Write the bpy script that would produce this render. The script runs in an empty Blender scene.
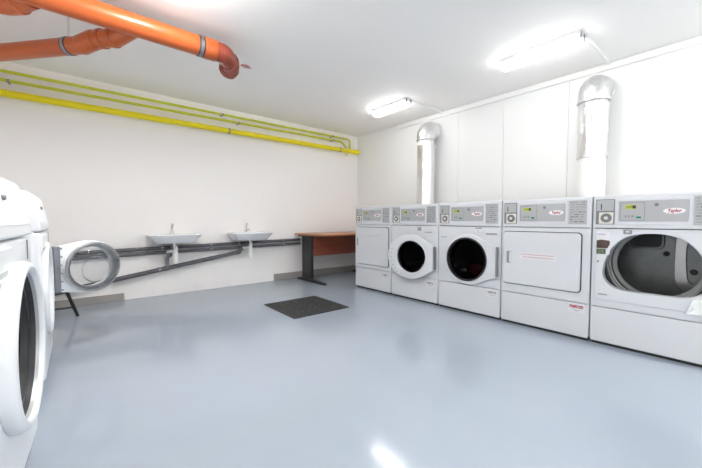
import bpy, bmesh, math, random
from mathutils import Vector, Matrix
random.seed(7)
S = bpy.context.scene
COL = S.collection
R = math.radians
PI = math.pi

# ------------------------------------------------------------------ materials
def mat(name, col, rough=0.5, metal=0.0, bump=None, noise=None, spec=None, trans=0.0, emit=None, coat=0.0, ior=None):
    m = bpy.data.materials.new(name); m.use_nodes = True
    nt = m.node_tree; b = nt.nodes['Principled BSDF']
    b.inputs['Base Color'].default_value = (*col, 1)
    b.inputs['Roughness'].default_value = rough
    b.inputs['Metallic'].default_value = metal
    if spec is not None: b.inputs['Specular IOR Level'].default_value = spec
    if ior is not None: b.inputs['IOR'].default_value = ior
    b.inputs['Transmission Weight'].default_value = trans
    b.inputs['Coat Weight'].default_value = coat
    if emit:
        b.inputs['Emission Color'].default_value = (*emit[0], 1)
        b.inputs['Emission Strength'].default_value = emit[1]
    tc = None
    if bump or noise:
        tc = nt.nodes.new('ShaderNodeTexCoord')
    if bump:                                   # (scale, strength, distance)
        n = nt.nodes.new('ShaderNodeTexNoise'); n.inputs['Scale'].default_value = bump[0]; n.inputs['Detail'].default_value = 4
        bp = nt.nodes.new('ShaderNodeBump'); bp.inputs['Strength'].default_value = bump[1]; bp.inputs['Distance'].default_value = bump[2]
        nt.links.new(tc.outputs['Object'], n.inputs['Vector']); nt.links.new(n.outputs['Fac'], bp.inputs['Height'])
        nt.links.new(bp.outputs['Normal'], b.inputs['Normal'])
    if noise:                                  # (scale, second colour, low, high)
        n = nt.nodes.new('ShaderNodeTexNoise'); n.inputs['Scale'].default_value = noise[0]; n.inputs['Detail'].default_value = 5
        r = nt.nodes.new('ShaderNodeValToRGB')
        r.color_ramp.elements[0].position = noise[2]; r.color_ramp.elements[0].color = (*col, 1)
        r.color_ramp.elements[1].position = noise[3]; r.color_ramp.elements[1].color = (*noise[1], 1)
        nt.links.new(tc.outputs['Object'], n.inputs['Vector']); nt.links.new(n.outputs['Fac'], r.inputs['Fac'])
        nt.links.new(r.outputs['Color'], b.inputs['Base Color'])
    return m

def wood_mat(name, c1, c2, rough):
    m = bpy.data.materials.new(name); m.use_nodes = True
    nt = m.node_tree; b = nt.nodes['Principled BSDF']; b.inputs['Roughness'].default_value = rough
    tc = nt.nodes.new('ShaderNodeTexCoord'); mp = nt.nodes.new('ShaderNodeMapping')
    mp.inputs['Scale'].default_value = (1.5, 22, 22)
    n = nt.nodes.new('ShaderNodeTexNoise'); n.inputs['Scale'].default_value = 2.2; n.inputs['Detail'].default_value = 6
    r = nt.nodes.new('ShaderNodeValToRGB')
    r.color_ramp.elements[0].position = .35; r.color_ramp.elements[0].color = (*c1, 1)
    r.color_ramp.elements[1].position = .68; r.color_ramp.elements[1].color = (*c2, 1)
    nt.links.new(tc.outputs['Object'], mp.inputs['Vector']); nt.links.new(mp.outputs['Vector'], n.inputs['Vector'])
    nt.links.new(n.outputs['Fac'], r.inputs['Fac']); nt.links.new(r.outputs['Color'], b.inputs['Base Color'])
    return m

def glass_mat(name, col, rough, mix):
    """thin clear plastic / glass: transparent tint with a glossy coat"""
    m = bpy.data.materials.new(name); m.use_nodes = True
    nt = m.node_tree
    for n in list(nt.nodes): nt.nodes.remove(n)
    o = nt.nodes.new('ShaderNodeOutputMaterial'); mx = nt.nodes.new('ShaderNodeMixShader')
    t = nt.nodes.new('ShaderNodeBsdfTransparent'); t.inputs['Color'].default_value = (*col, 1)
    g = nt.nodes.new('ShaderNodeBsdfGlossy'); g.inputs['Roughness'].default_value = rough
    f = nt.nodes.new('ShaderNodeLayerWeight'); f.inputs['Blend'].default_value = mix
    nt.links.new(f.outputs['Fresnel'], mx.inputs['Fac'])
    nt.links.new(t.outputs[0], mx.inputs[1]); nt.links.new(g.outputs[0], mx.inputs[2]); nt.links.new(mx.outputs[0], o.inputs['Surface'])
    return m

M = {}
M['wall'] = mat('wall_paint_warm', (.90, .88, .865), .6, bump=(35, .06, .01))
M['panel'] = mat('wall_panel_white', (.80, .81, .805), .4)
M['ceil'] = mat('ceiling_paint', (.93, .92, .90), .75, bump=(50, .05, .01))
M['floor'] = mat('floor_epoxy_grey_blue', (.335, .385, .45), .12, noise=(1.3, (.355, .405, .47), .35, .7), bump=(6, .05, .004))
M['skirt'] = mat('skirting_taupe', (.36, .34, .32), .5)
M['trim'] = mat('trim_white', (.86, .865, .86), .4)
M['enamel'] = mat('enamel_white', (.65, .67, .70), .28)
M['enamel2'] = mat('enamel_console', (.66, .675, .71), .35)
M['plastic'] = mat('washer_white', (.80, .82, .84), .3)
M['seam'] = mat('seam_dark', (.03, .03, .035), .6)
M['greyplate'] = mat('plate_grey', (.43, .44, .455), .38, metal=.25)
M['greydark'] = mat('plate_slate', (.19, .195, .215), .4)
M['ivory'] = mat('coin_ivory', (.72, .70, .62), .35)
M['steel'] = mat('steel_brushed', (.66, .66, .66), .24, metal=1, bump=(60, .06, .003))
M['chrome'] = mat('chrome', (.8, .8, .8), .12, metal=1)
M['drum'] = mat('drum_zinc', (.17, .18, .185), .36, metal=.85, noise=(9, (.22, .23, .23), .3, .75))
M['zincring'] = mat('drum_ring_zinc', (.30, .31, .31), .45, metal=.8)
M['greyedge'] = mat('plastic_pale_grey', (.50, .51, .53), .3)
M['bafflesteel'] = mat('steel_baffle', (.42, .42, .42), .22, metal=1)
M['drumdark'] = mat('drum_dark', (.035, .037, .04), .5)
M['rubber'] = mat('rubber_black', (.018, .018, .02), .5)
M['black'] = mat('metal_black', (.015, .016, .019), .42)
M['lcd'] = mat('lcd_yellow', (.30, .34, .03), .4, emit=((.7, .8, .05), .16))
M['lcdtext'] = mat('lcd_digits', (.03, .035, .01), .5)
M['green'] = mat('button_green', (.0, .22, .14), .35)
M['logowhite'] = mat('logo_white', (.86, .86, .87), .3)
M['red'] = mat('logo_red', (.33, .012, .035), .4)
M['sticker'] = mat('sticker_pale', (.72, .715, .735), .4)
M['redgrey'] = mat('print_faded_red', (.52, .36, .38), .5)
M['printgrey'] = mat('print_grey', (.25, .25, .27), .5)
M['plateprint'] = mat('print_plate', (.15, .155, .165), .5)
M['chevron'] = mat('print_chevron', (.45, .46, .47), .5)
M['photo'] = mat('print_brown', (.06, .035, .035), .4, noise=(40, (.10, .06, .05), .4, .6))
M['leafgreen'] = mat('print_green', (.05, .09, .04), .4, noise=(60, (.16, .2, .13), .4, .6))
M['lilac'] = mat('print_lilac', (.42, .40, .62), .4)
M['glassdark'] = glass_mat('door_glass_dark', (.15, .15, .165), .08, .1)
M['glassclear'] = glass_mat('door_glass_clear', (.93, .94, .95), .04, .28)
M['foil'] = mat('foil_crinkled', (.80, .80, .81), .3, metal=1, bump=(20, .35, .025))
M['pvcwhite'] = mat('pvc_white', (.86, .86, .85), .35)
M['orange'] = mat('pvc_orange', (.46, .100, .022), .28, noise=(3, (.41, .085, .02), .35, .7))
M['orangedark'] = mat('pvc_rust', (.27, .05, .028), .22)
M['pipeend'] = mat('pvc_plug', (.40, .12, .12), .5, noise=(40, (.6, .35, .35), .4, .6))
M['yellow'] = mat('gas_yellow', (.82, .70, .0), .3)
M['yellow2'] = mat('gas_olive_yellow', (.58, .60, .03), .35)
M['clamp'] = mat('clamp_zinc', (.30, .31, .34), .35, metal=.9)
M['greypipe'] = mat('pipe_dark_grey', (.105, .105, .12), .45)
M['ceramic'] = mat('ceramic', (.83, .84, .86), .15, coat=.4)
M['woodtop'] = wood_mat('desk_top_cherry', (.36, .13, .055), (.50, .22, .10), .35)
M['wood'] = wood_mat('desk_cherry', (.20, .048, .026), (.27, .075, .038), .4)
M['mat'] = mat('rubber_mat', (.022, .023, .026), .75, noise=(45, (.085, .085, .09), .52, .72), bump=(90, .5, .006))
M['matedge'] = mat('rubber_mat_edge', (.028, .029, .033), .6)
M['lamp'] = mat('lamp_housing', (.80, .81, .82), .4)
M['lampclip'] = mat('lamp_clip', (.28, .29, .30), .4, metal=.6)
M['diffuser'] = mat('lamp_diffuser', (.9, .9, .9), .4, emit=((1.0, .985, .96), 9.5))
M['diffuser2'] = mat('lamp_diffuser_bright', (.9, .9, .9), .4, emit=((1.0, .985, .96), 60))  # glow boosted for lamps out of view, to lift the dim back wall
M['cloth'] = mat('cloth_pale', (.86, .90, .88), .8, bump=(70, .3, .004))
M['redcloth'] = mat('cloth_red', (.5, .02, .03), .8, bump=(40, .4, .01))

# ------------------------------------------------------------------ mesh helpers
class MB:
    def __init__(s): s.bm = bmesh.new()
    def poly_prism(s, pts, y0, y1):
        """pts: (x,z) outline, extruded along y"""
        bm = s.bm; n = len(pts)
        a = [bm.verts.new((p[0], y0, p[1])) for p in pts]; b = [bm.verts.new((p[0], y1, p[1])) for p in pts]
        bm.faces.new(a); bm.faces.new(b[::-1])
        for i in range(n): j = (i+1) % n; bm.faces.new((a[j], a[i], b[i], b[j]))
        return s
    def side_prism(s, pts, x0, x1):
        """pts: (y,z) outline, extruded along x"""
        bm = s.bm; n = len(pts)
        a = [bm.verts.new((x0, p[0], p[1])) for p in pts]; b = [bm.verts.new((x1, p[0], p[1])) for p in pts]
        bm.faces.new(a); bm.faces.new(b[::-1])
        for i in range(n): j = (i+1) % n; bm.faces.new((a[j], a[i], b[i], b[j]))
        return s
    def flat_prism(s, pts, z0, z1):
        bm = s.bm; n = len(pts)
        a = [bm.verts.new((p[0], p[1], z0)) for p in pts]; b = [bm.verts.new((p[0], p[1], z1)) for p in pts]
        bm.faces.new(a); bm.faces.new(b[::-1])
        for i in range(n): j = (i+1) % n; bm.faces.new((a[j], a[i], b[i], b[j]))
        return s
    def box(s, x0, x1, y0, y1, z0, z1):
        return s.flat_prism([(x0, y0), (x1, y0), (x1, y1), (x0, y1)], z0, z1)
    def plate_hole(s, outer, inner, y0, y1):
        """outer / inner: matching (x,z) loops"""
        bm = s.bm; n = len(outer)
        L = [[bm.verts.new((p[0], y, p[1])) for p in loop] for loop, y in ((outer, y0), (inner, y0), (inner, y1), (outer, y1))]
        for k in range(4):
            A, B = L[k], L[(k+1) % 4]
            for i in range(n): j = (i+1) % n; bm.faces.new((A[i], A[j], B[j], B[i]))
        return s
    def lathe(s, prof, c, axis='y', seg=48, closed=False):
        """prof: (radius, position along axis); closed joins last to first"""
        bm = s.bm; rings = []
        def P(r, h, a):
            u, v = r*math.cos(a), r*math.sin(a)
            if axis == 'y': return (c[0]+u, c[1]+h, c[2]+v)
            if axis == 'x': return (c[0]+h, c[1]+u, c[2]+v)
            return (c[0]+u, c[1]+v, c[2]+h)
        for r, h in prof:
            if r < 1e-6: rings.append([bm.verts.new(P(0, h, 0))])
            else: rings.append([bm.verts.new(P(r, h, 2*PI*k/seg)) for k in range(seg)])
        pairs = list(zip(rings, rings[1:]))
        if closed: pairs.append((rings[-1], rings[0]))
        for A, B in pairs:
            for k in range(seg):
                l = (k+1) % seg
                if len(A) == 1 and len(B) == 1: continue
                if len(A) == 1: bm.faces.new((A[0], B[k], B[l]))
                elif len(B) == 1: bm.faces.new((A[k], A[l], B[0]))
                else: bm.faces.new((A[k], A[l], B[l], B[k]))
        return s
    def cyl(s, c, r, h0, h1, axis='z', seg=32):
        return s.lathe([(0, h0), (r, h0), (r, h1), (0, h1)], c, axis, seg)
    def tube(s, pts, r, seg=20, caps=True):
        bm = s.bm; pts = [Vector(p) for p in pts]; n = len(pts)
        rr = r if isinstance(r, (list, tuple)) else [r]*n
        t = [(pts[min(i+1, n-1)]-pts[max(i-1, 0)]).normalized() for i in range(n)]
        up = Vector((0, 0, 1)) if abs(t[0].z) < .9 else Vector((1, 0, 0))
        nrm = (up - t[0]*up.dot(t[0])).normalized(); rings = []
        for i in range(n):
            if i: nrm = (nrm - t[i]*nrm.dot(t[i])).normalized()
            b = t[i].cross(nrm)
            rings.append([bm.verts.new(pts[i]+(nrm*math.cos(2*PI*k/seg)+b*math.sin(2*PI*k/seg))*rr[i]) for k in range(seg)])
        for A, B in zip(rings, rings[1:]):
            for k in range(seg): l = (k+1) % seg; bm.faces.new((A[k], A[l], B[l], B[k]))
        if caps: bm.faces.new(rings[0][::-1]); bm.faces.new(rings[-1])
        return s
    def build(s, name, m, parent=None, bevel=0, smooth=30, seg=2):
        bm = s.bm
        bmesh.ops.recalc_face_normals(bm, faces=bm.faces)
        me = bpy.data.meshes.new(name); bm.to_mesh(me); bm.free()
        o = bpy.data.objects.new(name, me); COL.objects.link(o)
        me.materials.append(M[m] if isinstance(m, str) else m)
        if parent: o.parent = parent
        if bevel:
            b = o.modifiers.new('edge', 'BEVEL'); b.width = bevel; b.segments = seg; b.limit_method = 'ANGLE'; b.angle_limit = R(40)
        if smooth:
            for p in me.polygons: p.use_smooth = True
            me.set_sharp_from_angle(angle=R(smooth))
        return o

def tag(o, label=None, cat=None, group=None, kind=None):
    for k, v in (('label', label), ('category', cat), ('group', group), ('kind', kind)):
        if v: o[k] = v
    return o
def empty(name, loc, rz, label, cat, group=None):
    o = bpy.data.objects.new(name, None); COL.objects.link(o); o.empty_display_size = .05
    o.location = loc; o.rotation_euler = (0, 0, rz)
    return tag(o, label, cat, group)

def rrect(x0, x1, z0, z1, r, n=6):
    out = []
    for cx, cz, a0 in ((x1-r, z1-r, 0), (x0+r, z1-r, 90), (x0+r, z0+r, 180), (x1-r, z0+r, 270)):
        for k in range(n+1):
            a = R(a0+90*k/n); out.append((cx+r*math.cos(a), cz+r*math.sin(a)))
    return out
def circle(cx, cz, r, n=48):
    return [(cx+r*math.cos(2*PI*k/n), cz+r*math.sin(2*PI*k/n)) for k in range(n)]
def hull(pts):
    pts = sorted(set((round(a, 6), round(b, 6)) for a, b in pts))
    def half(p):
        h = []
        for q in p:
            while len(h) > 1 and (h[-1][0]-h[-2][0])*(q[1]-h[-2][1])-(h[-1][1]-h[-2][1])*(q[0]-h[-2][0]) <= 0: h.pop()
            h.append(q)
        return h
    a = half(pts); b = half(pts[::-1]); return a[:-1]+b[:-1]
def cast(poly, c, ang):
    """distance outline point of a star-shaped polygon seen from c at angle ang"""
    d = (math.cos(ang), math.sin(ang)); best = None; n = len(poly)
    for i in range(n):
        p, q = poly[i], poly[(i+1) % n]; e = (q[0]-p[0], q[1]-p[1]); den = d[0]*e[1]-d[1]*e[0]
        if abs(den) < 1e-12: continue
        w = (p[0]-c[0], p[1]-c[1]); t = (w[0]*e[1]-w[1]*e[0])/den; u = (w[0]*d[1]-w[1]*d[0])/den
        if t > 0 and -1e-6 <= u <= 1+1e-6 and (best is None or t > best): best = t
    return (c[0]+d[0]*best, c[1]+d[1]*best)
def matched(outer, inner, c, n=64):
    A = [2*PI*k/n for k in range(n)]
    for p in outer:
        A.append(math.atan2(p[1]-c[1], p[0]-c[0]) % (2*PI))
    A = sorted(set(round(a, 5) for a in A))
    return [cast(outer, c, a) for a in A], [cast(inner, c, a) for a in A]
def smooth_loop(pts, n=5):
    out = []; m = len(pts)
    for i in range(m):
        p0, p1, p2, p3 = (pts[(i+k-1) % m] for k in range(4))
        for k in range(n):
            t = k/n
            out.append(tuple(.5*((2*p1[j])+(-p0[j]+p2[j])*t+(2*p0[j]-5*p1[j]+4*p2[j]-p3[j])*t*t+(-p0[j]+3*p1[j]-3*p2[j]+p3[j])*t**3) for j in (0, 1)))
    return out
def fillet(pts, r, n=8):
    """polyline with rounded corners"""
    pts = [Vector(p) for p in pts]; out = [pts[0]]
    for a, b, c in zip(pts, pts[1:], pts[2:]):
        u = (a-b).normalized(); v = (c-b).normalized(); ang = u.angle(v)
        d = min(r/math.tan(ang/2), (a-b).length*.49, (c-b).length*.49)
        p, q = b+u*d, b+v*d
        for k in range(n+1):
            t = k/n; out.append(p*(1-t)**2+b*2*t*(1-t)+q*t*t)
    out.append(pts[-1]); return out
def text(name, body, size, x, y, z, m, parent, align='CENTER', shear=0.0, width=None, bold=0.0):
    cu = bpy.data.curves.new('lettering', 'FONT'); cu.body = body; cu.size = size; cu.align_x = align; cu.align_y = 'CENTER'; cu.shear = shear
    cu.extrude = .0004; cu.resolution_u = 3; cu.offset = bold*size
    t = bpy.data.objects.new('tmp', cu); COL.objects.link(t)
    dg = bpy.context.evaluated_depsgraph_get(); me = bpy.data.meshes.new_from_object(t.evaluated_get(dg))
    bpy.data.objects.remove(t); bpy.data.curves.remove(cu)
    sc = 1.0
    if width:
        xs = [v.co.x for v in me.vertices]; sc = width/(max(xs)-min(xs))
    me.transform(Matrix.Translation((x, y, z)) @ Matrix.Rotation(R(90), 4, 'X') @ Matrix.Diagonal((sc, 1, 1, 1)))
    me.materials.clear(); me.materials.append(M[m])
    o = bpy.data.objects.new(name, me); COL.objects.link(o); o.parent = parent
    return o

# ------------------------------------------------------------------ room
XW, YB, ZC = 3.95, 4.53, 2.416          # panelled wall, sink wall, ceiling
XL, YF = -.90, -2.6                       # wall behind the small washers, wall behind the camera
def struct(o): o['kind'] = 'structure'; return o
struct(MB().box(XL-.1, XW+.2, YF-.1, YB+.1, -.1, 0).build('floor', 'floor', smooth=0))
struct(MB().box(XL-.1, XW+.2, YF-.1, YB+.1, ZC, ZC+.1).build('ceiling', 'ceil', smooth=0))
struct(MB().box(XL-.1, XW+.2, YB, YB+.1, 0, ZC).build('wall_back', 'wall', smooth=0))
struct(MB().box(XL-.1, XL, YF, YB, 0, ZC).build('wall_left', 'wall', smooth=0))
struct(MB().box(XL-.1, XW+.2, YF-.1, YF, 0, ZC).build('wall_front', 'wall', smooth=0))
w = MB().box(XW+.015, XW+.2, YF, YB, 0, ZC)
edges = [YB, 2.479, 1.873, 1.197, YF]
for a, b in zip(edges, edges[1:]): w.box(XW, XW+.016, b+.0015, a-.0015, 0, ZC)
struct(w.build('wall_right', 'panel', smooth=0))
struct(MB().box(XW-.025, XW+.001, YF, 3.55, 2.352, 2.413).build('trim_1', 'trim', bevel=.004))
struct(MB().box(XL, .40, YB-.014, YB+.001, 0, .082).build('baseboard_back', 'skirt', bevel=.003))
struct(MB().box(2.27, XW, YB-.014, YB+.001, 0, .10).build('baseboard_back.001', 'skirt', bevel=.003))

# ------------------------------------------------------------------ ceiling lamps and their trunking
def ceiling_lamp(x0, x1, y0, y1, label, glow='diffuser'):
    cx, cy = (x0+x1)/2, (y0+y1)/2; hw, hl = (x1-x0)/2, (y1-y0)/2
    t = empty('ceiling_lamp', (cx, cy, ZC), 0, label, 'lamp', 'tube lamps on the ceiling')
    MB().box(-hw, hw, -hl, hl, -.034, 0).build('housing', 'lamp', t, bevel=.004)
    d = MB(); prof = [(-hw+.004, -.034), (-hw+.008, -.065), (-hw+.03, -.086), (hw-.03, -.086), (hw-.008, -.065), (hw-.004, -.034)]
    bm = d.bm; n = len(prof)
    ya = -hl+.02
    loops = [[bm.verts.new((p[0]*s, y, -.034+(p[1]+.034)*s)) for p in prof] for y, s in ((ya, .9), (ya+.01, 1), (hl-.03, 1), (hl-.008, .86))]
    for A, B in zip(loops, loops[1:]):
        for i in range(n): j = (i+1) % n; bm.faces.new((A[i], A[j], B[j], B[i]))
    bm.faces.new(loops[0]); bm.faces.new(loops[-1][::-1])
    d.build('diffuser', glow, t, smooth=50)
    for s in (-1, 1): MB().box(s*hw*.55-.012, s*hw*.55+.012, -hl-.006, -hl+.014, -.055, -.004).build('clip', 'lampclip', t, bevel=.003)
    return t
ceiling_lamp(3.08, 3.21, .87, 1.52, 'white tube lamp on the ceiling above the duct with the cut-off sleeve')
ceiling_lamp(3.12, 3.26, 2.70, 3.30, 'white tube lamp on the ceiling close to the corner and the full-length foil duct')
ceiling_lamp(3.10, 3.23, -1.35, -.70, 'added fill lamp, unseen on the ceiling behind the camera by the panelled wall', 'diffuser2')  # added out of view to brighten the room
ceiling_lamp(.34, .47, 1.73, 2.36, 'white tube lamp on the ceiling in front of the orange pipe', 'diffuser2')
ceiling_lamp(.42, .55, -1.35, -.70, 'added fill lamp, unseen on the ceiling behind the camera by the small washers', 'diffuser2')  # unseen extra lamp, put in as fill light for the washer side
for y, lab in ((.868, 'white cable trunking on the ceiling, from a lamp to the wall above the cut-off duct'),
               (2.715, 'white cable trunking on the ceiling, from the lamp by the corner to the wall')):
    x0 = 3.212 if y < 2 else 3.262
    o = MB().box(-(XW-x0)/2, (XW-x0)/2, -.012, .012, -.022, 0).build('cable_trunking', 'trim', bevel=.003)
    o.location = ((XW+x0)/2, y, ZC); tag(o, lab, 'cable trunking', 'trunking runs on the ceiling')

# ------------------------------------------------------------------ the big machines along the panelled wall
XM = 2.937; PITCH = .674; Y0 = 3.414
def U(u): return u-PITCH/2
def bolt_ring(): pass

def big_machine(i, name, label, cat='washing machine', logo=True, coin=(.022, .132), disp=(.155, .50), plate=(.522, .64)):
    yc = Y0-PITCH*(i+.5)
    t = empty(name, (XM, yc, 0), R(-90), label, cat, 'coin laundry machines in a row')
    h = .333
    b = MB()
    b.box(-h, -h+.015, .004, .70, .03, 1.08).box(h-.015, h, .004, .70, .03, 1.08).box(-h, h, .004, .70, 1.078, 1.092)
    b.box(-h, h, .69, .70, .03, 1.08).box(-h+.01, h-.01, .02, .69, .03, .045)
    b.build('cabinet', 'enamel', t, bevel=.004)
    MB().box(-h+.012, h-.012, .018, .10, 0, .034).build('plinth', 'rubber', t)
    MB().box(-h+.004, h-.004, 0, .022, .022, .278).build('lower_panel', 'enamel', t, bevel=.004)
    # console with a raised surround
    c = MB().box(-h+.003, h-.003, 0, .022, .858, 1.086)
    c.build('console', 'enamel', t, bevel=.007, seg=3)
    fr = matched(rrect(U(disp[0]-.018), U(disp[1]+.012), .885, 1.068, .008), rrect(U(disp[0]-.002), U(disp[1]+.002), .905, 1.046, .004), (U((disp[0]+disp[1])/2), .975))
    MB().plate_hole(*fr, -.006, .002).build('console_surround', 'enamel2', t, bevel=.002)
    # coin mechanism
    cb = MB().box(U(coin[0]), U(coin[1]), -.003, .002, .885, 1.066).build('coin_box', 'greydark', t, bevel=.002)
    MB().box(U(coin[0]+.006), U(coin[1]-.005), -.006, -.002, .982, 1.06).build('coin_plate', 'greyplate', cb, bevel=.002)
    MB().box(U(coin[0]+.03), U(coin[0]+.036), -.008, -.004, .992, 1.032).build('coin_slot', 'seam', cb)
    MB().box(U(coin[0]+.02), U(coin[1]-.006), -.009, -.002, .889, .972).build('lock_plate', 'ivory', cb, bevel=.003)
    lc = (U(coin[0]+.063), 0, .931)
    MB().lathe([(0, -.012), (.014, -.012), (.016, -.016), (.024, -.016), (.033, -.009)], lc, 'y', 28).build('lock_ring', 'greydark', cb)
    MB().lathe([(0, -.018), (.011, -.018), (.013, -.010)], lc, 'y', 20).build('lock_barrel', 'ivory', cb)
    # control display
    dp = MB().box(U(disp[0]), U(disp[1]), -.004, .002, .906, 1.045).build('control_plate', 'greyplate', t, bevel=.001)
    kx0, kx1 = disp[0]+.008, disp[0]+.138
    o, q = rrect(U(kx0), U(kx1), .913, 1.036, .004), rrect(U(kx0+.003), U(kx1-.003), .916, 1.033, .003)
    MB().plate_hole(*matched(o, q, (U((kx0+kx1)/2), .975)), -.0055, -.003).build('keypad_border', 'printgrey', dp)
    MB().box(U(kx0+.028), U(kx0+.085), -.006, -.003, .992, 1.02).build('display_screen', 'lcd', dp)
    text('display_lettering', '2:00', .022, U(kx0+.05), -.0066, 1.006, 'lcdtext', dp)
    MB().box(U(kx0+.066), U(kx0+.084), -.0068, -.005, .996, 1.016).build('display_window', 'seam', dp)
    MB().box(U(kx0+.086), U(kx0+.112), -.008, -.003, .928, .941).build('start_button', 'green', dp, bevel=.002)
    for k in range(3): MB().box(U(kx0+.026+.018*k), U(kx0+.036+.018*k), -.0055, -.003, .935, .950).build('keypad_mark', 'printgrey', dp)
    MB().cyl((U(kx1+.058), 0, 1.018), .011, -.010, -.003, 'y', 20).build('key_lock', 'greydark', dp)
    if logo:
        lx = U(disp[0]+.28)
        e = [(lx+.052*math.cos(2*PI*k/40), .976+.019*math.sin(2*PI*k/40)) for k in range(40)]
        lg = MB().poly_prism(e, -.006, -.003).build('logo_badge', 'logowhite', dp)
        text('logo_lettering', 'Taylor', .032, lx, -.0066, .976, 'red', lg, shear=.25, width=.066, bold=.03)
    # printed instruction plate
    ip = MB().box(U(plate[0]), U(plate[1]), -.003, .002, .884, 1.066).build('instruction_plate', 'greyplate', t)
    rnd = random.Random(i)
    for r in range(9):
        zz = 1.052-r*.0185; x = plate[0]+.010
        mk = MB()
        while x < plate[1]-.02:
            wd = rnd.uniform(.008, .03); hh = rnd.choice((.0025, .004, .007))
            mk.box(U(x), U(min(x+wd, plate[1]-.008)), -.0038, -.0028, zz-hh/2, zz+hh/2); x += wd+rnd.uniform(.003, .014)
        mk.build('instruction_lettering', 'plateprint', ip, smooth=0)
    for x in (-h+.05, h-.05): MB().cyl((x, .06, 0), .018, 0, .032, 'z', 16).build('foot', 'rubber', t)
    return t

def company_sticker(t, x0, x1, z0, z1, m):
    s = MB().poly_prism(rrect(U(x0), U(x1), z0, z1, .004), -.0012, .001).build('company_sticker', 'sticker', t)
    xc = U((x0+x1)/2); w_ = x1-x0; zc = z0+(z1-z0)*.66
    text('sticker_lettering', 'metron', (z1-z0)*.62, xc, -.0018, zc, m, s, width=w_*.82, bold=.03)
    zt = z0+(z1-z0)*.36
    MB().poly_prism([(xc-w_*.42, zt), (xc, zt-.018), (xc+w_*.42, zt), (xc, zt-.008)], -.0018, -.0008).build('sticker_chevron', 'chevron', s)

def mid_panel(t, hole, c, zc=None):
    h = .333
    o, n = matched(rrect(-h+.003, h-.003, .283, .853, .006), hole, c)
    MB().plate_hole(o, n, 0, .022).build('front_panel', 'enamel', t, bevel=.003)

def drum_in(t, cx, cz, r, depth, m='drum'):
    d = MB().lathe([(r*.86, .02), (r, .06), (r, depth), (r*.95, depth+.02), (.05, depth+.03), (0, depth+.03)], (cx, 0, cz), 'y', 48).build('drum', m, t, smooth=40)
    MB().lathe([(r*.80, .022), (r*.80, .05), (r*.95, .062), (r*1.05, .045), (r*1.05, .022)], (cx, 0, cz), 'y', 48, closed=True).build('door_gasket', 'rubber', t)
    for k in range(3):
        a = R(100+120*k); rib = MB()
        p = Vector((cx+math.cos(a)*r, 0, cz+math.sin(a)*r)); nrm = Vector((-math.cos(a), 0, -math.sin(a))); tg = Vector((-math.sin(a), 0, math.cos(a)))
        q = [p+tg*.04, p+tg*.015+nrm*.055, p-tg*.015+nrm*.055, p-tg*.04]
        rib.poly_prism([(v.x, v.z) for v in q], .09, depth-.01).build('drum_rib', m, d, bevel=.008)
    return d

def porthole_door(t, hinge, cu, cz, r_out, r_in, tail, tail_h, thick, ang, glass='glassdark', handle_m='printgrey', clear=False, wide=0):
    """white teardrop door with a round window; hinge (x,y) local, closed door lies towards -x"""
    c = (cu-hinge[0], cz)
    outer = hull(circle(c[0], c[1], r_out, 56)+circle(c[0]-wide, c[1], r_out-wide*.15, 56)+[(tail-hinge[0], cz+tail_h), (tail-hinge[0], cz-tail_h)])
    inner = circle(c[0], c[1], r_in+.012, 56)
    o, n = matched(outer, inner, c)
    d = MB().plate_hole(o, n, -thick, -.004).build('door', 'enamel', t, bevel=min(.012, thick*.35), seg=3, smooth=40)
    d.location = (hinge[0], hinge[1], 0); d.rotation_euler = (0, 0, ang)
    MB().lathe([(r_in+.018, -thick-.006), (r_in+.004, -thick-.008), (r_in-.004, -thick+.004), (r_in+.006, .004), (r_in+.014, .004)], (c[0], 0, c[1]), 'y', 56, closed=True).build('window_ring', 'enamel2' if not clear else 'glassclear', d)
    g = MB().lathe([(r_in+.002, -thick*.4), (r_in*.9, .02), (r_in*.72, .055), (r_in*.35, .075), (0, .08)], (c[0], 0, c[1]), 'y', 56).build('window_glass', glass, d)
    if not clear:
        MB().box(tail-hinge[0]-.008, tail-hinge[0]+.008, -thick-.004, -.002, cz-tail_h*.94, cz+tail_h*.94).build('handle_strip', handle_m, d, bevel=.003)
    return d

def rect_door(t, x0, x1, z0, z1):
    MB().poly_prism(rrect(U(x0)-.006, U(x1)+.006, z0-.006, z1+.006, .03), -.002, .004).build('door_seal', 'seam', t)
    d = MB().poly_prism(rrect(U(x0), U(x1), z0, z1, .026), -.020, -.001).build('door', 'enamel', t, bevel=.008, seg=3)
    return d

# 1: dryer beside the desk
t = big_machine(0, 'tumble_dryer', 'white coin dryer at the end of the row next to the desk, closed square door', 'dryer')
MB().box(-.332, .332, 0, .022, .283, .853).build('front_panel', 'enamel', t, bevel=.003)
d = rect_door(t, .05, .632, .335, .822)
MB().box(U(.062), U(.082), -.0215, -.019, .58, .68).build('handle_recess', 'printgrey', d, bevel=.002)
MB().tube(fillet([(U(.22), -.022, .725), (U(.32), -.034, .712), (U(.44), -.034, .722), (U(.49), -.022, .735)], .04), .0045, 8).build('handle_bar', 'enamel', d)
company_sticker(t, .53, .625, .19, .255, 'printgrey')
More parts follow.
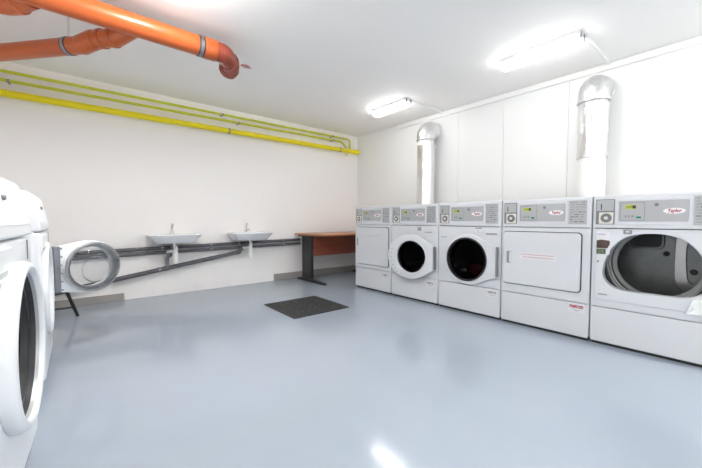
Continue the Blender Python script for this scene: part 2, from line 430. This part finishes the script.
# 2: washer, door ajar
t = big_machine(1, 'coin_washer', 'white coin washer with thick round door standing ajar, second machine from the desk')
mid_panel(t, circle(U(.325), .515, .215), (U(.325), .515))
drum_in(t, U(.325), .515, .235, .42)
d = porthole_door(t, (U(.645), -.004), U(.372), .51, .250, .180, U(.645), .13, .05, R(11), wide=.055)
MB().lathe([(.225, -.002), (.205, .012), (.196, .002)], (U(.372)-U(.645), 0, .51), 'y', 56, closed=True).build('inner_rim', 'greyplate', d)
for k in range(9):
    a = R(160+k*12); MB().cyl((U(.345)-U(.645)+.222*math.cos(a), 0, .51+.222*math.sin(a)), .007, -.056, -.048, 'y', 12).build('rim_bolt', 'greyplate', d)
MB().box(U(.47), U(.60), -.004, .002, .788, .815).build('soap_tray_front', 'enamel2', t, bevel=.003)
MB().box(U(.50), U(.60), -.005, -.003, .780, .786).build('soap_tray_grip', 'printgrey', t)
MB().box(U(.40), U(.45), -.002, .001, .80, .838).build('notice_sticker', 'printgrey', t)
company_sticker(t, .53, .625, .19, .255, 'printgrey')
# 3: washer, door shut
t = big_machine(2, 'coin_washer', 'white coin washer with its round dark-glass door shut, third machine from the desk')
mid_panel(t, circle(U(.345), .535, .21), (U(.345), .535))
drum_in(t, U(.345), .535, .23, .42)
d = porthole_door(t, (U(.645), -.004), U(.345), .535, .248, .205, U(.645), .145, .026, 0, handle_m='printgrey')
MB().lathe([(.214, -.036), (.199, -.036), (.199, -.02), (.214, -.02)], (U(.345)-U(.645), 0, .535), 'y', 56, closed=True).build('dark_rim', 'rubber', d)
MB().box(U(.515), U(.645), -.004, .002, .775, .826).build('soap_tray_front', 'enamel2', t, bevel=.003)
MB().box(U(.53), U(.635), -.0055, -.003, .782, .794).build('soap_tray_grip', 'printgrey', t)
ns = MB().box(U(.415), U(.49), -.002, .001, .806, .848).build('notice_sticker', 'sticker', t)
text('notice_lettering', 'm', .024, U(.45), -.0026, .818, 'printgrey', ns)
MB().box(U(.42), U(.485), -.0028, -.0018, .832, .843).build('notice_marking', 'printgrey', ns)
MB().box(U(.035), U(.105), -.0012, .001, .738, .745).build('model_lettering', 'printgrey', t)
company_sticker(t, .545, .645, .205, .272, 'printgrey')
# red laundry inside it
bm_ = MB(); bmesh.ops.create_icosphere(bm_.bm, subdivisions=4, radius=.085)
for v in bm_.bm.verts:
    n = math.sin(v.co.x*60+v.co.z*31)*.12+math.sin(v.co.y*75-v.co.z*52)*.1+math.sin(v.co.x*130+v.co.y*90)*.05
    v.co *= 1+n; v.co.z *= .62
o = bm_.build('laundry_bundle', 'redcloth', smooth=60); o.location = (XM+.215, Y0-PITCH*2-.325, .405)
tag(o, 'crumpled red laundry seen through the dark glass of the shut washer', 'laundry')
# 4: dryer, door shut
t = big_machine(3, 'tumble_dryer', 'white coin dryer with shut square door and red company sticker, beside the open dryer', 'dryer')
MB().box(-.332, .332, 0, .022, .283, .853).build('front_panel', 'enamel', t, bevel=.003)
d = rect_door(t, .024, .612, .362, .815)
hp = MB().poly_prism(rrect(U(.046), U(.106), .525, .66, .006), -.0225, -.0195).build('handle_plate', 'enamel2', d)
MB().poly_prism(rrect(U(.060), U(.098), .54, .645, .008), -.0235, -.022).build('handle_recess', 'printgrey', hp)
MB().poly_prism(rrect(U(.082), U(.097), .545, .64, .006), -.027, -.022).build('handle_grip', 'enamel', hp, bevel=.002)
ns = MB().poly_prism(rrect(U(.168), U(.448), .588, .642, .003), -.0215, -.0195).build('warning_sticker', 'sticker', d)
for zz, a, b in ((.626, .178, .435), (.604, .195, .43)):
    mk = MB(); x = a; rr = random.Random(int(zz*1000))
    while x < b:
        wd = rr.uniform(.008, .026); mk.box(U(x), U(min(x+wd, b)), -.0222, -.0212, zz-.004, zz+.004); x += wd+.004
    mk.build('warning_lettering', 'redgrey', ns, smooth=0)
company_sticker(t, .535, .645, .205, .277, 'red')
# 5: open dryer
t = big_machine(4, 'tumble_dryer', 'white coin dryer with its wide door opening bare, showing the zinc drum', 'dryer')
half = [(.345, .418), (.22, .418), (.165, .424), (.115, .448), (.082, .490), (.073, .545), (.086, .625), (.122, .715), (.184, .786), (.262, .817), (.345, .824)]
loop = [(U(a), b) for a, b in half]+[(-U(a), b) for a, b in half[1:-1][::-1]]
loop = [(p[0], p[1]) for p in smooth_loop(loop, 4)]
mid_panel(t, loop, (0, .61))
o, n = matched(rrect(U(.026), -U(.026), .335, .84, .02), loop, (0, .61))
MB().plate_hole(o, n, -.008, .002).build('door_surround', 'enamel2', t, bevel=.004)
# lip round the opening
n0 = n; n1 = [(p[0]*1.012, .61+(p[1]-.61)*1.012) for p in n]
MB().plate_hole(n1, n0, .0, .05).build('opening_lip', 'enamel', t)
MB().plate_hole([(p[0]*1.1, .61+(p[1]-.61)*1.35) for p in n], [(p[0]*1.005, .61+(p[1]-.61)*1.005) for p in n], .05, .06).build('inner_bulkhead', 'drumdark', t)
DR, DZ, DD = .315, .60, .56
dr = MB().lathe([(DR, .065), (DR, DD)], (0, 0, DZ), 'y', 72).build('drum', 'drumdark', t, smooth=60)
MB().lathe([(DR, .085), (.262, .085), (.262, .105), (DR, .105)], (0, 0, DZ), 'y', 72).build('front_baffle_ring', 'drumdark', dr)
for yy, ro, ri, mm in ((.125, .268, .260, 'drum'), (.165, .262, .252, 'drum'), (.235, .256, .230, 'zincring')):
    MB().lathe([(ro, yy), (ri, yy+.004), (ri, yy+.02), (ro+.004, yy+.03)], (0, 0, DZ), 'y', 72, closed=True).build('drum_ring', mm, dr)
MB().lathe([(DR, .27), (.256, .25), (.256, .262), (DR, .285)], (0, 0, DZ), 'y', 72, closed=True).build('drum_flange', 'drum', dr)
bk = MB().cyl((0, 0, DZ), DR, DD, DD+.01, 'y', 72).build('drum_back', 'drum', t)
MB().poly_prism(rrect(-.185, -.015, .70, .865, .03), DD-.010, DD+.002).build('lint_opening', 'drumdark', bk, bevel=.006)
fo, fi = matched(rrect(-.20, .0, .685, .88, .04), rrect(-.18, -.02, .705, .86, .03), (-.10, .78))
MB().plate_hole(fo, fi, DD-.018, DD+.002).build('lint_frame', 'drum', bk, bevel=.005)
MB().lathe([(0, DD-.02), (.014, DD-.02), (.02, DD)], (.01, 0, .655), 'y', 20).build('drum_bolt', 'rubber', bk)
# shiny raised baffle on the drum back
bf = MB().poly_prism(smooth_loop([(.075, .80), (.10, .82), (.26, .80), (.30, .66), (.25, .44), (.17, .385), (.105, .41), (.072, .50)], 4), DD-.14, DD).build('baffle', 'bafflesteel', dr, bevel=.045, seg=4, smooth=50)
MB().poly_prism(smooth_loop([(.135, .77), (.24, .77), (.27, .66), (.235, .50), (.18, .455), (.135, .50)], 4), DD-.146, DD-.13).build('baffle_face', 'drum', bf, bevel=.012, smooth=50)
MB().lathe([(0, DD-.158), (.016, DD-.158), (.022, DD-.144)], (.17, 0, .545), 'y', 20).build('baffle_bolt', 'rubber', bf)
# labels on the surround
lb = MB().box(U(.033), U(.112), -.010, -.007, .668, .835).build('warning_label', 'sticker', t)
MB().box(U(.04), U(.085), -.011, -.0095, .808, .818).build('label_title', 'lilac', lb)
MB().poly_prism([(U(.034), .712), (U(.098), .712), (U(.112), .742), (U(.111), .768), (U(.06), .775), (U(.034), .768)], -.0112, -.0095).build('label_picture', 'photo', lb)
MB().box(U(.034), U(.09), -.011, -.0095, .669, .709).build('label_band', 'leafgreen', lb)
MB().box(U(.185), U(.232), -.010, -.007, .818, .848).build('service_tag', 'printgrey', t)
text('service_lettering', 'M', .024, U(.2085), -.0106, .833, 'logowhite', t)
MB().box(U(.05), U(.105), -.0092, -.0075, .372, .380).build('model_lettering', 'printgrey', t)
MB().cyl((U(.045), 0, .615), .007, -.012, -.007, 'y', 14).build('surround_screw', 'printgrey', t)
# pale cloth over the rim
ct = MB(); bm = ct.bm; NX, NZ = 14, 12; yc = Y0-PITCH*4.5
vs = {}
for i in range(NX+1):
    for j in range(NZ+1):
        u = i/NX; v = j/NZ
        x = U(.505)+u*.14; top = .425
        bot = .322+.008*math.sin(u*4)
        left = (1-u)
        zt = top if u > .22 else .335+(top-.335)*(u/.22)
        z = zt+(bot-zt)*v
        y = -.016-.006*math.sin(u*13+v*3)-.004*math.sin(v*7)
        vs[i, j] = bm.verts.new((x, y, z))
for i in range(NX):
    for j in range(NZ): bm.faces.new((vs[i, j], vs[i+1, j], vs[i+1, j+1], vs[i, j+1]))
o = ct.build('cloth', 'cloth', smooth=60)
sm = o.modifiers.new('thick', 'SOLIDIFY'); sm.thickness = .004
o.location = (XM, yc, 0); o.rotation_euler = (0, 0, R(-90))
tag(o, 'pale cloth corner hanging over the lower rim of the open dryer', 'cloth')

# ------------------------------------------------------------------ exhaust ducts
def duct_axis(z0, zb, bend, xe, y):
    pts = [(3.77, y, z0), (3.77, y, zb)]
    for k in range(1, 13):
        a = R(90*k/12); pts.append((3.77+bend*(1-math.cos(a)), y, zb+bend*math.sin(a)))
    pts.append((xe, y, zb+bend)); return pts
def duct(y, r, zs, z0, label):
    t = empty('exhaust_duct', (3.77, y, z0), 0, label, 'duct', 'foil exhaust ducts on the panelled wall')
    def rel(p): return [(a-3.77, b-y, c-z0) for a, b, c in p]
    bend = .10; zb = 2.168-bend
    MB().tube(rel([(3.77, y, z0), (3.77, y, zb)]), r-.012, 40).build('pipe', 'pvcwhite', t)
    s = MB()
    pts = [(3.77, y, zs)]
    n = 14
    for k in range(1, n): pts.append((3.77, y, zs+(zb-.03-zs)*k/n))
    rr = [r*(1+.012*math.sin(k*2.1)) for k in range(len(pts))]
    s.tube(rel(pts), rr, 40).build('foil_sleeve', 'foil', t, smooth=50)
    el = duct_axis(zb-.045, zb, bend, XW-.002, y)
    MB().tube(rel(el), r*1.03, 40).build('foil_elbow', 'foil', t, smooth=50)
    MB().lathe([(r*1.03, 0), (r*1.09, .004), (r*1.09, .018), (r*1.03, .022)], (0, 0, zb-.05-z0), 'z', 40).build('tape_band', 'foil', t)
    MB().lathe([(r*.9, -.02), (r*1.08, -.02), (r*1.1, -.008), (r*.9, 0)], (XW-.002-3.77, 0, zb+bend-z0), 'x', 40).build('wall_collar', 'foil', t)
    return t
duct(.94, .122, 1.50, .75, 'silver foil exhaust duct whose sleeve stops short above the dryers, leaving the white pipe bare')
duct(2.87, .122, .80, .75, 'silver foil exhaust duct covered down to the machine tops, close to the corner')

# ------------------------------------------------------------------ orange drain pipes under the ceiling
OR = .073; OZ = 2.262; OY = 2.742
def collar(pts_c, dirv, r, half=.018):
    d = Vector(dirv).normalized(); c = Vector(pts_c)
    return MB().tube([c-d*half, c-d*half*.8, c+d*half*.8, c+d*half], [r*1.02, r*1.12, r*1.12, r*1.02], 32)
def pipe_clamp(parent, c, dirv, r, rod=True):
    d = Vector(dirv).normalized(); c = Vector(c)
    k = MB().tube([c-d*.012, c+d*.012], r*1.07, 32).build('clamp', 'clamp', parent)
    MB().tube([c-d*.020, c-d*.012], r*1.05, 32).build('rubber_liner', 'rubber', k)
    MB().tube([c+d*.012, c+d*.020], r*1.05, 32).build('rubber_liner', 'rubber', k)
    if rod: MB().tube([c+Vector((0, 0, r)), Vector((c.x, c.y, ZC-OZ))], .007, 10).build('hanger_rod', 'chrome', k)
    return k
t = empty('drain_pipe', (XL, OY, OZ), 0, 'thick orange drain pipe running under the ceiling to a rust-brown elbow', 'pipe', 'orange drain pipes')
def loc(p): return (p[0]-XL, p[1]-OY, p[2]-OZ)
MB().tube([loc((XL, OY, OZ)), loc((.83, OY, OZ))], OR, 40).build('pipe', 'orange', t)
MB().tube([loc((.80, OY, OZ)), loc((.80, OY, OZ)), loc((.885, OY, OZ)), loc((.893, OY, OZ))][1:], [OR*1.09, OR*1.09, OR*1.04], 40).build('socket', 'orange', t, bevel=.003)
e = fillet([(.885, OY, OZ), (.955, OY, OZ-.002), (1.035, OY+.10, OZ-.008)], .09, 6)
MB().tube([loc(p) for p in e], OR*1.0, 36).build('elbow', 'orangedark', t)
dv = Vector((.08, .10, -.006))
collar(loc((1.03, OY+.095, OZ-.008)), dv, OR).build('elbow_collar', 'orangedark', t)
e2 = fillet([(1.03, OY+.095, OZ-.008), (1.063, OY+.14, OZ-.012), (1.068, OY+.225, OZ-.02)], .07, 6)
MB().tube([loc(p) for p in e2], OR, 36).build('elbow', 'orangedark', t)
collar(loc((1.068, OY+.20, OZ-.018)), (0.05, 1, -.08), OR, .025).build('elbow_collar', 'orangedark', t)
pipe_clamp(t, loc((.775, OY, OZ)), (1, 0, 0), OR, rod=False)
pipe_clamp(t, loc((-.55, OY, OZ)), (1, 0, 0), OR)

# diagonal branch joining the main pipe from the wall side
OM = .073; OR = .059; OZ = 2.185
d = Vector((.66, -.75, 0)).normalized(); J = Vector((.34, OY+.07, OZ+.03))
A = J-d*1.75
t = empty('drain_pipe', tuple(A), 0, 'orange drain pipe running at an angle above the yellow pipes into the long one', 'pipe', 'orange drain pipes')
def rl(p): return tuple(Vector(p)-A)
MB().tube([rl(A-Vector((0, 0, .03))), rl(J-d*.38-Vector((0, 0, .03)))], OR, 40).build('pipe', 'orange', t)
MB().tube([rl(J-d*.42-Vector((0, 0, .03))), rl(J-d*.41-Vector((0, 0, .03))), rl(J-d*.30), rl(J-d*.29)], [OR*1.04, OR*1.10, OR*1.10, OR*1.04], 36).build('socket', 'orange', t)
MB().tube([rl(J-d*.30), rl(J-d*.12), rl(J+Vector((0, 0, .05)))], OR, 36).build('branch_fitting', 'orange', t)
for k in (.24, .15): collar(rl(J-d*k), d, OR, .014).build('fitting_collar', 'orange', t)
pipe_clamp(t, rl(J-d*.52-Vector((0, 0, .03))), d, OR)
# short branch turning off towards the wall behind the small washers
OZ = 2.22
B0 = Vector((-.17, OY+.03, OZ))
t = empty('drain_pipe', tuple(B0), 0, 'short orange drain elbow turning off the long pipe close to the washers wall', 'pipe', 'orange drain pipes')
pp = fillet([(0, 0, .02), (-.10, .13, 0), (-.30, .19, 0), (-.729, .20, 0)], .10, 8)
MB().tube(pp, OR*.97, 36).build('pipe', 'orange', t)
for c, dd in (((-.06, .08, .008), (-.61, .79, 0)), ((-.21, .165, 0), (-.96, .28, 0)), ((-.30, .187, 0), (-.99, .1, 0))): collar(c, dd, OR*.97, .014).build('fitting_collar', 'orange', t)
# torn plug on the ceiling
o = MB().flat_prism([(.0, -.03), (.035, -.012), (.06, .012), (.03, .022), (-.005, .03), (-.05, .012), (-.035, -.012)], -.012, 0).build('ceiling_plug', 'pipeend', bevel=.003)
o.location = (1.305, 3.15, ZC); tag(o, 'small reddish torn plug on the ceiling beside the rust-brown pipe elbow', 'plug')

# ------------------------------------------------------------------ yellow gas pipes on the sink wall
def ring_clip(parent, c, r, wall=True):
    k = MB().tube([(c[0]-.011, c[1], c[2]), (c[0]+.011, c[1], c[2])], r*1.14, 24).build('clip', 'clamp', parent)
    MB().box(c[0]-.007, c[0]+.007, c[1]+r, YB-.001-yp, c[2]-.010, c[2]+.010).build('clip_stem', 'clamp', k)
yp = YB-.080
t = empty('gas_pipe', (XL, yp, 2.07), 0, 'thick bright yellow gas pipe along the sink wall, lowest of the three', 'pipe', 'yellow gas pipes')
def zt(x): return 2.095+(x+.5)*.0055-2.07
MB().tube([(0, 0, zt(XL)), (3.70-XL, 0, zt(3.70)), (3.82-XL, 0, zt(3.82))], .034, 28).build('pipe', 'yellow', t)
MB().tube([(3.80-XL, 0, zt(3.8)), (3.815-XL, 0, zt(3.815)), (3.89-XL, .0, zt(3.89)), (3.912-XL, 0, zt(3.91))], [.036, .043, .043, .03], 24).build('end_cap', 'yellow', t)
MB().tube([(3.66-XL, 0, zt(3.6)-.03), (3.66-XL, .02, zt(3.6)-.06), (3.66-XL, .07, zt(3.6)-.07)], .008, 12).build('drain_nipple', 'yellow2', t)
for x in (1.60, 3.48): ring_clip(t, (x-XL, 0, zt(x)), .034)
r_ = .0150
t = empty('gas_pipe', (XL, yp, 2.297), 0, 'thin yellow gas pipe nearest the ceiling above the sinks', 'pipe', 'yellow gas pipes')
pp = fillet([(0, 0, 0), (3.70-XL, 0, .020), (3.70-XL, 0, -.17)], .06, 8)
MB().tube(pp, r_, 20).build('pipe', 'yellow2', t)
for x in (1.52, 3.33): ring_clip(t, (x-XL, 0, (x-XL)*.020/4.6), r_)
t = empty('gas_pipe', (XL, yp, 2.215), 0, 'thin yellow gas pipe in the middle of the three on the sink wall', 'pipe', 'yellow gas pipes')
z1 = .040
pp = fillet([(0, 0, -.003), (3.52-XL, 0, z1), (3.62-XL, -.005, z1-.09)], .08, 8)
MB().tube(pp, r_, 20).build('pipe', 'yellow2', t)
for x in (-.45, 1.74, 3.33): ring_clip(t, (x-XL, 0, -.003+(x-XL)*z1/4.36), r_)

# ------------------------------------------------------------------ grey water pipes
def wall_pipe(label, pts, r, yoff, name='water_pipe', group='dark grey pipes on the sink wall', brackets=()):
    t = empty(name, (pts[0][0], YB-yoff, pts[0][1]), 0, label, 'pipe', group)
    x0, z0 = pts[0]
    MB().tube(fillet([(x-x0, 0, z-z0) for x, z in pts], .06), r, 20).build('pipe', 'greypipe', t)
    for x in brackets:
        for (a, za), (b, zb) in zip(pts, pts[1:]):
            if a <= x <= b:
                z = za+(zb-za)*(x-a)/(b-a)-z0
                k = MB().tube([(x-x0-.012, 0, z), (x-x0+.012, 0, z)], r*1.2, 18).build('bracket', 'clamp', t)
                MB().box(x-x0-.008, x-x0+.008, r, yoff-.0005, z-.008, z+.008).build('bracket_stem', 'clamp', k)
    return t
wall_pipe('dark grey water pipe behind the two sinks, upper one of the pair', [(XL, .555), (2.70, .612)], .021, .05, brackets=(.3, 1.35, 2.4))
wall_pipe('dark grey water pipe behind the two sinks, lower one of the pair', [(XL, .505), (2.70, .552)], .021, .05, brackets=(.3, 1.35, 2.4))
t = wall_pipe('dark grey drain pipe sloping along the wall below the two sinks', [(XL, .060), (1.72, .478), (1.775, .56)], .026, .075, name='drain_pipe', brackets=(-.3, .75))
x0, z0 = XL, .060
for x, z in ((.82, .335), (1.70, .475)):
    collar((x-x0, 0, z-z0), (1, 0, .16), .026, .03).build('tee_fitting', 'greypipe', t)
MB().tube(fillet([(.83-x0, 0, .335-z0), (.83-x0, 0, .46-z0), (.87-x0, -.03, .50-z0)], .04), .022, 16).build('riser', 'clamp', t)

# ------------------------------------------------------------------ sinks
def sink(cx, label):
    t = empty('wash_basin', (cx, YB, 0), 0, label, 'sink', 'white wash basins on the wall')
    hw, dp, zt_, zb = .268, .43, .747, .672
    bm_ = MB(); bm = bm_.bm
    def loopat(w, d0, d1, z, rr, n=7):
        pts = rrect(-w, w, -d1, -d0, rr, n); return [bm.verts.new((p[0], p[1], z)) for p in pts]
    L = [loopat(.14, .0, .30, zb-.03, .05), loopat(.195, .0, .35, zb-.022, .06), loopat(.208, .0, .365, zb-.008, .06), loopat(hw-.012, 0, dp-.012, zt_-.022, .075), loopat(hw, 0, dp, zt_-.006, .075), loopat(hw-.006, 0, dp-.006, zt_, .07),
         loopat(hw-.035, .10, dp-.035, zt_-.003, .07), loopat(hw-.06, .12, dp-.06, zt_-.05, .07), loopat(.10, .17, .30, zt_-.105, .05)]
    for A, B in zip(L, L[1:]):
        n = len(A)
        for i in range(n): j = (i+1) % n; bm.faces.new((A[i], A[j], B[j], B[i]))
    bm.faces.new(L[0][::-1]); bm.faces.new(L[-1])
    bm_.build('basin', 'ceramic', t, smooth=50)
    f = MB().cyl((0.01, -.06, zt_-.004), .022, 0, .05, 'z', 20).build('faucet', 'chrome', t, bevel=.004)
    MB().tube(fillet([(.01, -.06, zt_+.03), (.01, -.10, zt_+.055), (.01, -.165, zt_+.035)], .03), .011, 14).build('spout', 'chrome', f)
    MB().tube([(.01, -.06, zt_+.045), (.01, -.058, zt_+.095), (.022, -.07, zt_+.13)], [.014, .015, .010], 14).build('lever', 'chrome', f)
    MB().cyl((0, -.225, 0), .022, zb-.07, zb-.02, 'z', 18).build('waste_outlet', 'chrome', t)
    tr = MB().lathe([(0, .40), (.024, .40), (.029, .41), (.029, .52), (.023, .53), (.023, .62), (0, .62)], (.015, -.20, 0), 'z', 22).build('bottle_trap', 'pvcwhite', t)
    MB().tube(fillet([(.01, -.20, .545), (-.035, -.19, .545), (-.05, -.075, .53)], .03), .015, 14).build('trap_arm', 'pvcwhite', tr)
    for s in (-1, 1):
        v = MB().tube(fillet([(s*.05-.05, -.03, .575), (s*.05-.05, -.075, .585), (s*.05-.03, -.085, .64)], .02), .009, 10).build('angle_valve', 'clamp', t)
        MB().cyl((s*.05-.05, -.075, .585), .014, -.02, .02, 'y', 12).build('valve_knob', 'clamp', v)
    return t
sink(.885, 'white wash basin with a chrome tap, nearer the open round washer door')
sink(1.815, 'white wash basin with a chrome tap, nearer the cherry desk')

# ------------------------------------------------------------------ desk
t = empty('desk', (2.565, 3.70, 0), 0, 'cherry veneer office desk with black T legs, between sink wall and machines', 'desk')
def D(x0, x1, y0, y1, z0, z1): return MB().box(x0-2.53, x1-2.53, y0-3.7, y1-3.7, z0, z1)
D(2.555, 3.86, 3.70, 4.45, .690, .716).build('table_top', 'woodtop', t, bevel=.004)
D(2.645, 3.745, 4.06, 4.08, .385, .69).build('modesty_panel', 'wood', t, bevel=.002)
for x, in ((2.625,), (3.765,)):
    lg = D(x-.022, x+.022, 4.06, 4.32, .035, .672).build('leg', 'black', t, bevel=.008)
    f = MB().side_prism([(3.73-3.7, 0), (4.45-3.7, 0), (4.45-3.7, .022), (4.34-3.7, .042), (4.0-3.7, .042), (3.76-3.7, .026)], x-.032-2.53, x+.032-2.53).build('foot', 'black', lg, bevel=.005)
    D(x-.03, x+.03, 3.82, 4.42, .670, .691).build('top_bracket', 'black', lg, bevel=.003)

# ------------------------------------------------------------------ mat
o = MB().flat_prism([(-.325, -.33), (.325, -.33), (.325, .33), (-.325, .33)], 0, .010).build('floor_mat', 'matedge', bevel=.006)
o.location = (1.852, 2.957, 0); o.rotation_euler = (0, 0, R(-1)); tag(o, 'worn charcoal rubber mat lying on the grey floor before the desk', 'mat')
MB().flat_prism([(-.295, -.30), (.295, -.30), (.295, .30), (-.295, .30)], .009, .0125).build('ribbed_centre', 'mat', o, bevel=.002)

# ------------------------------------------------------------------ small washers by the washers wall
def small_washer(xf, yc, label, door_open, h=1.062, hw=.33, turn=0):
    t = empty('front_loader_washer', (xf, yc, 0), R(90-turn), label, 'washing machine', 'small white front loaders')
    zs = .855
    c = (0.0, .52)
    b = MB().box(-hw, -hw+.016, .02, .60, .08, zs).box(hw-.016, hw, .02, .60, .08, zs).box(-hw, hw, .585, .60, .08, zs).box(-hw, hw, .02, .60, .08, .10)
    b.build('cabinet', 'plastic', t, bevel=.006)
    o, n = matched(rrect(-hw, hw, .08, zs-.003, .012), circle(c[0], c[1], .225, 56), c)
    MB().plate_hole(o, n, 0, .03).build('front_panel', 'plastic', t, bevel=.008, seg=3)
    cn = MB().side_prism([(.60, zs+.002), (-.004, zs+.002), (-.007, zs+.012), (.022, h-.03), (.030, h-.008), (.045, h), (.60, h)], -hw, hw).build('console', 'plastic', t, bevel=.01, seg=3)
    MB().side_prism([(-.0035, zs+.045), (.0175, h-.055), (.022, h-.055), (.003, zs+.045)], -hw+.05, hw-.05).build('control_strip', 'plastic', cn)
    k = MB().cyl((-.02, 0, .985), .008, .004, .03, 'y', 24).build('dial', 'greydark', cn, bevel=.002)
    
    dr = MB().box(-hw+.03, -.02, -.006, .004, zs-.115, zs-.02).build('soap_drawer', 'plastic', t, bevel=.004)
    MB().box(-.28, -.10, -.0075, -.005, zs-.10, zs-.085).build('drawer_grip', 'greyplate', dr)
    MB().box(hw-.085, hw-.078, -.003, .002, zs-.085, zs-.012).build('latch_slot', 'greydark', t)
    for x in (-hw+.04, hw-.04):
        for y in (.05, .54): MB().lathe([(0, 0), (.026, 0), (.026, .02), (.012, .03), (.012, .085), (0, .085)], (x, y, 0), 'z', 18).build('foot', 'rubber', t)
    if not door_open:
        d = MB().lathe([(.262, -.001), (.265, -.020), (.259, -.036), (.246, -.043), (.236, -.040), (.230, -.030), (.230, -.022), (.238, -.020), (.245, .005)], (c[0], 0, c[1]), 'y', 64, closed=True).build('door', 'plastic', t, smooth=60)
        MB().lathe([(.2305, -.030), (.228, -.018), (.234, -.016), (.236, -.026)], (c[0], 0, c[1]), 'y', 64, closed=True).build('inner_rim', 'greyplate', d, smooth=60)
        MB().lathe([(.228, -.018), (.222, -.004), (.226, .0), (.219, .012), (.212, .034), (.22, .034), (.234, -.012)], (c[0], 0, c[1]), 'y', 64, closed=True).build('dark_collar', 'rubber', d, smooth=30)
        MB().lathe([(.225, -.0045), (.2225, -.003), (.2235, .001), (.227, .0)], (c[0], 0, c[1]), 'y', 64, closed=True).build('collar_ring', 'clamp', d, smooth=60)
        MB().lathe([(.204, .02), (.185, .05), (.15, .085), (.08, .105), (0, .11)], (c[0], 0, c[1]), 'y', 56).build('window_glass', 'glassdark', d, smooth=60)
    else:
        MB().lathe([(.268, -.001), (.266, -.014), (.25, -.022), (.232, -.016), (.222, .01), (.24, .03)], (c[0], 0, c[1]), 'y', 64, closed=True).build('opening_rim', 'plastic', t, smooth=60)
    MB().lathe([(.222, .03), (.19, .05), (.19, .09), (.235, .10), (.235, .09), (.215, .06)], (c[0], 0, c[1]), 'y', 56, closed=True).build('door_gasket', 'rubber', t)
    MB().lathe([(.20, .10), (.235, .13), (.235, .45), (.10, .47), (0, .47)], (c[0], 0, c[1]), 'y', 48).build('drum', 'steel', t)
    return t, c
small_washer(-.157, 1.47, 'white front-loading washer closest to the viewer, big round door shut', False, turn=3)
t, c = small_washer(-.142, 2.63, 'white front-loading washer with its round glass door swung wide open', True)
# the open door, hinged on the far edge of the front
hx, hz = .305, .584
K = .78; d0 = (-.208, hz)
outer = hull(circle(d0[0], d0[1], .240*K, 56)+[(-.015, hz+.155), (-.015, hz-.155)])
o_, n_ = matched(outer, circle(d0[0], d0[1], .184*K, 56), d0)
d = MB().plate_hole(o_, n_, -.03, .006).build('door', 'plastic', t, bevel=.008, seg=3, smooth=40)
d.location = (hx, -.03, 0); d.rotation_euler = (0, 0, R(118)); d['label'] = 'round glass door swung open'
cc = (d0[0], 0, d0[1])
def dl(prof, name, m, closed=True, dx=0, dz=0):
    return MB().lathe([(a*K, b) for a, b in prof], (cc[0]+dx, 0, cc[2]+dz), 'y', 64, closed=closed).build(name, m, d, smooth=60)
dl([(.232, .004), (.228, .022), (.222, .034), (.205, .036), (.184, .026), (.182, .004)], 'window_collar', 'plastic')
dl([(.222, .034), (.226, .048), (.218, .060), (.202, .058), (.198, .046), (.207, .034)], 'window_ring', 'glassclear')
dl([(.221, .052), (.226, .055), (.221, .058), (.216, .055)], 'ring_edge', 'greyedge')
dl([(.204, .05), (.190, .085), (.14, .112), (.07, .122), (0, .124)], 'window_glass', 'glassclear', False)
dl([(.205, .044), (.209, .048), (.205, .052), (.201, .048)], 'glass_seal', 'greyedge')
dl([(.207, -.02), (.150, -.026), (0, -.028)], 'outer_glass', 'glassclear', False)
dl([(.115, .096), (.120, .102), (.115, .108), (.110, .102)], 'glass_rim', 'glassclear', True, .02, -.015)
hp = MB().box(-.022, .012, -.034, .014, hz-.155, hz+.155).build('hinge_plate', 'clamp', d, bevel=.003)
for k in range(6): MB().cyl((-.03, .006, hz-.14+.056*k), .005, 0, .006, 'y', 10).build('hinge_screw', 'greydark', d)

# ------------------------------------------------------------------ low black stand behind the open door
t = empty('stool', (-.20, 4.10, 0), 0, 'low black metal stool behind the open round washer door', 'stool')
MB().box(-.13, .10, -.13, .13, .345, .365).build('seat', 'black', t, bevel=.006)
for sx, sy in ((-1, -1), (1, -1), (-1, 1)):
    tip = (.19*sx, -.05 if sy < 0 else .20, 0)
    MB().tube([(.085*sx, .08*sy, .35), tip], .014, 14).build('leg', 'black', t)
MB().tube([(-.175, -.045, .03), (-.18, .19, .03)], .010, 12).build('stretcher', 'black', t)
MB().tube([(-.17, -.04, .09), (.155, -.045, .09)], .009, 12).build('stretcher', 'black', t)

# ------------------------------------------------------------------ camera, world, view
cd = bpy.data.cameras.new('camera'); cam = bpy.data.objects.new('camera', cd); COL.objects.link(cam)
cd.sensor_fit = 'HORIZONTAL'; cd.sensor_width = 36; cd.lens = 327.97/702*36; cd.clip_start = .02
cam.location = (0, 0, .916); cam.rotation_euler = (R(90-2.426), 0, R(-39.961))
S.camera = cam
wd = bpy.data.worlds.new('world'); S.world = wd; wd.use_nodes = True
wd.node_tree.nodes['Background'].inputs['Color'].default_value = (.9, .95, 1, 1)
wd.node_tree.nodes['Background'].inputs['Strength'].default_value = .3
S.view_settings.view_transform = 'Standard'; S.view_settings.look = 'None'
S.view_settings.exposure = .98; S.view_settings.gamma = 1; S.view_settings.use_curve_mapping = False
try:
    S.cycles.max_bounces = 14; S.cycles.diffuse_bounces = 8; S.cycles.glossy_bounces = 6; S.cycles.transparent_max_bounces = 16
    S.cycles.use_denoising = True; S.cycles.sample_clamp_indirect = 30
except Exception: pass
